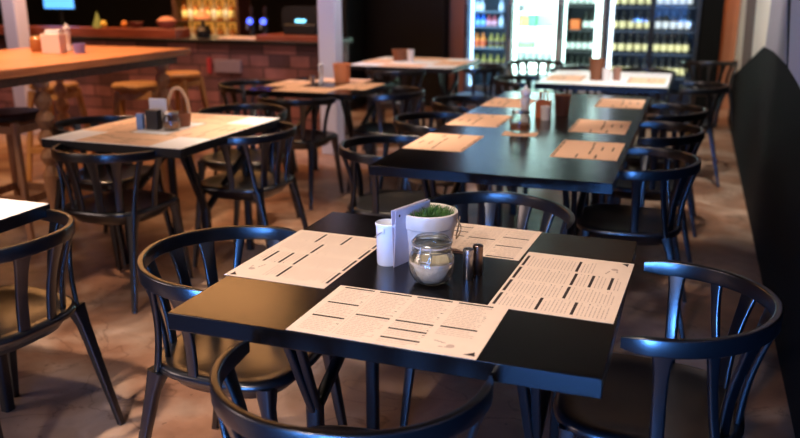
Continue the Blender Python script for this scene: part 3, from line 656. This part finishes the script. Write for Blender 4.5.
# black drinks machine behind the column
r = empty('drinks_machine', (-3.0, 7.55, 0)); tag(r, 'tall black drinks machine with blue light right of the white column', 'drinks machine')
b = MBd(); b.bb(-.20, .18, -.02, .5, 0, 2.0); b.build('body', FRB, r, bevel=.01)
b = MBd(); b.tube([(-.06, -.02, .90), (-.06, -.035, .90)], .03, 16); b.build('light', mat('blue_led', '2020ff', .3, emit='1515ff', es=4), r)
b = MBd(); b.bb(.08, .12, -.045, -.02, .75, 1.9); b.build('glass_edge', mat('pale_glass_edge', '8fa09a', .3), r)
b = MBd(); b.bb(.0, .06, -.03, -.02, 1.15, 1.35); b.build('badge', mat('blue_plate', '2a60b0', .3, emit='2a70d0', es=.8), r)

# ------------------------------------------------------------------ fridges
FY0 = 8.55
def fridge(x0, x1, label, frame, inner, shelves, tube_col, tube_s, nd=1, side=None, lampk=1.0, tubes=(.015, .015), head=0):
    r = empty('fridge', ((x0+x1)/2, FY0, 0)); tag(r, label, 'fridge', 'glass-door fridges along the back wall'); w = (x1-x0)/2
    b = MBd(); b.bb(-w, -w+.03, 0, .6, 0, 2.05); b.bb(w-.03, w, 0, .6, 0, 2.05); b.bb(-w, w, 0, .6, 0, .22); b.bb(-w, w, 0, .6, 1.98, 2.05); b.bb(-w, w, .55, .6, .2, 2.0); b.build('cabinet', frame, r)
    b = MBd(); b.bb(-w+.03, w-.03, .53, .549, .22, 1.98); b.bb(-w+.031, -w+.04, .02, .53, .22, 1.98); b.bb(w-.04, w-.031, .02, .53, .22, 1.98); b.build('lining', inner, r)
    for z in shelves:
        b = MBd(); b.bb(-w+.042, w-.042, .06, .525, z-.018, z); b.build('shelf', inner, r)
    for s, tw in zip((-1, 1), tubes):
        if tw: b = MBd(); b.bb(s*(w-.045-tw/2)-tw/2, s*(w-.045-tw/2)+tw/2, .025, .045, .25, 1.95); b.build('light_strip', mat('led_strip', 'ffffff', .3, emit=tube_col, es=3.5), r)
    b = MBd(); b.bb(-w+.05, w-.05, .02, .05, 1.94, 1.96); b.build('light_tube', mat('led_tube', 'ffffff', .3, emit=tube_col, es=1.6), r)
    lp = area('fridge_light', ((x0+x1)/2, FY0+.055, 1.15), ((x0+x1)/2, FY0+1, 1.15), 2*w-.16, 1.6, tube_s*lampk*1.6, tuple(rgb(tube_col))[:3])
    if head: b = MBd(); b.bb(-w+.01, w-.01, -.03, .0, 2.03, 2.24); b.build('lit_header', mat('header_light', 'ffffff', .4, emit=tube_col, es=head), r)
    dw = 2*w/nd
    for k in range(nd):
        a = -w+k*dw; b = MBd(); t = .028
        b.bb(a, a+t, -.04, -.002, .22, 2.0); b.bb(a+dw-t, a+dw, -.04, -.002, .22, 2.0); b.bb(a+t, a+dw-t, -.04, -.002, .22, .26); b.bb(a+t, a+dw-t, -.04, -.002, 1.95, 2.0)
        d = b.build('door', side or frame, r)
        b = MBd(); b.bb(a+t, a+dw-t, -.024, -.018, .26, 1.95); b.build('pane', DOORGLASS, d)
        b = MBd(); b.bb(a+t*.2, a+t*.8, -.075, -.04, .85, 1.25); b.build('handle', FRB, d)
    return r
fridge(-1.625, -1.09, 'blue-framed fridge with soft drinks, leftmost of the fridges', FRBL, mat('fridge_dim_inner', '5a666c', .5), (.47, .73, .99, 1.17, 1.45), 'a8d8ff', 5, side=FRBL, lampk=.6, tubes=(.025, 0), head=3.0)
fridge(-1.075, -.485, 'brightest white-lit fridge, second from the left', FRB, FRW, (.45, .72, .98, 1.16, 1.45), 'd8fff4', 16, side=FRW, lampk=.8, tubes=(.03, .015), head=2.2)
fridge(-.475, .05, 'fridge with dark shelves of bottles, third from the left', FRB, mat('fridge_mid_inner', '2c2e30', .5), (.44, .71, .96, 1.24, 1.5), 'd8fff4', 11, side=FRW, lampk=.12, tubes=(.02, .07))
fridge(.06, 1.10, 'wide two-door fridge of wine bottles, rightmost', FRB, mat('fridge_blue_inner', '2c3a48', .5), (.43, .70, .96, 1.235, 1.5), 'd4e4f4', 7, nd=2, side=FRB, lampk=.38, tubes=(.035, 0))
wb = bottle_mesh('wine_bottle', DG, LB, .225, .036); wb2 = bottle_mesh('wine_bottle', DG, LBW, .225, .034)
for z, nm in ((.43, 'lowest'), (.70, 'second lowest'), (.96, 'middle'), (1.235, 'top')):
    bset(wb, [(.155+.092*k, FY0+.12, z) for k in range(5)], 'dark wine bottle with cream label, left door of wide fridge, %s shelf' % nm, 'bottle', 'wine bottles behind left door, %s shelf' % nm)
    bset(wb2 if z > .9 else wb, [(.645+.082*k, FY0+.12, z) for k in range(5)], 'dark wine bottle behind right door of wide fridge, %s shelf' % nm, 'bottle', 'wine bottles behind right door, %s shelf' % nm)
bb_ = bottle_mesh('beer_bottle', DG, LBW, .21, .030)
for z, nm in ((.44, 'lowest'), (.71, 'middle'), (1.24, 'top')):
    bset(bb_, [(-.40+.072*k, FY0+.12, z) for k in range(5)], 'dark bottle with white label in third fridge, %s shelf' % nm, 'bottle', 'bottles in the third fridge, %s shelf' % nm)
bset(bb_, [(-.19+.072*k, FY0+.12, .96) for k in range(3)], 'dark bottle beside the orange box in third fridge', 'bottle', 'bottles beside the orange box')
b = MBd(); b.box((0, 0, .06), (.11, .1, .12)); tag(place(b.build('carton', mat('orange_carton', 'e06a2a', .5), bevel=.004), (-.31, FY0+.14, .96)), 'orange carton on a shelf of the third fridge', 'carton')
bset(bb_, [(-1.0+.08*k, FY0+.12, .45) for k in range(6)], 'dark bottle on low shelf of the brightest fridge', 'bottle', 'bottles on the low shelf of the brightest fridge')
def pack(x, z, w, h, m, label, nm='carton'):
    b = MBd(); b.box((0, 0, h/2), (w, .12, h)); tag(place(b.build(nm, m, bevel=.006), (x, FY0+.16, z)), label, 'carton')
pack(-.93, .98, .09, .13, mat('lime_pack', '7a9a18', .5), 'lime green pack in the brightest fridge'); pack(-.83, .98, .10, .15, mat('green_pack', '0f5c34', .5), 'deep green pack right of the lime one in brightest fridge')
pack(-.90, .72, .20, .08, mat('dark_tray', '3a4a30', .6), 'dark green tray of food in brightest fridge'); pack(-.70, .72, .12, .12, mat('cream_pack', 'f0ecb8', .6), 'cream pack right of dark tray in brightest fridge')
pack(-.98, 1.16, .06, .09, BLKBOX, 'black pack on upper shelf of brightest fridge')
can = bottle_mesh('drink_can', mat('blue_can', '2a6ad0', .3), mat('blue_can_band', '88b8f0', .4), .14, .033)
bset(can, [(-1.52+.072*k, FY0+.12, .99) for k in range(2)], 'blue drink can in the blue-framed fridge', 'can', 'blue cans in the blue-framed fridge')
can2 = bottle_mesh('drink_can', mat('red_can', 'b04a50', .3), mat('pink_band', 'd89aa0', .4), .13, .033)
bset(can2, [(-1.375+.072*k, FY0+.12, .99) for k in range(2)], 'red drink can right of the blue cans', 'can', 'red cans in the blue-framed fridge')
can3 = bottle_mesh('drink_can', mat('white_can', 'c0ccd8', .3), LBW, .14, .033)
bset(can3, [(-1.215, FY0+.12, .99), (-1.53, FY0+.12, 1.17), (-1.47, FY0+.12, 1.17), (-1.22, FY0+.12, 1.17)], 'white can in the blue-framed fridge', 'can', 'white cans in the blue-framed fridge')
jb = bottle_mesh('juice_bottle', mat('orange_juice', 'e07a20', .3), mat('orange_label', 'c84a18', .5), .17, .036)
bset(jb, [(-1.525+.08*k, FY0+.12, .73) for k in range(2)], 'orange juice bottle in the blue-framed fridge', 'bottle', 'orange juice bottles')
jb2 = bottle_mesh('juice_bottle', mat('yellow_juice', '8f7d2a', .3), mat('dark_label', '4a3020', .5), .17, .036)
bset(jb2, [(-1.34+.08*k, FY0+.12, .73) for k in range(3)], 'yellow juice bottle right of the orange ones', 'bottle', 'yellow juice bottles')
bset(jb2, [(-1.52+.09*k, FY0+.12, .47) for k in range(5)], 'juice bottle on low shelf of the blue-framed fridge', 'bottle', 'low shelf juice bottles')
for o in bpy.data.objects:
    if 'used' in o: del o['used']
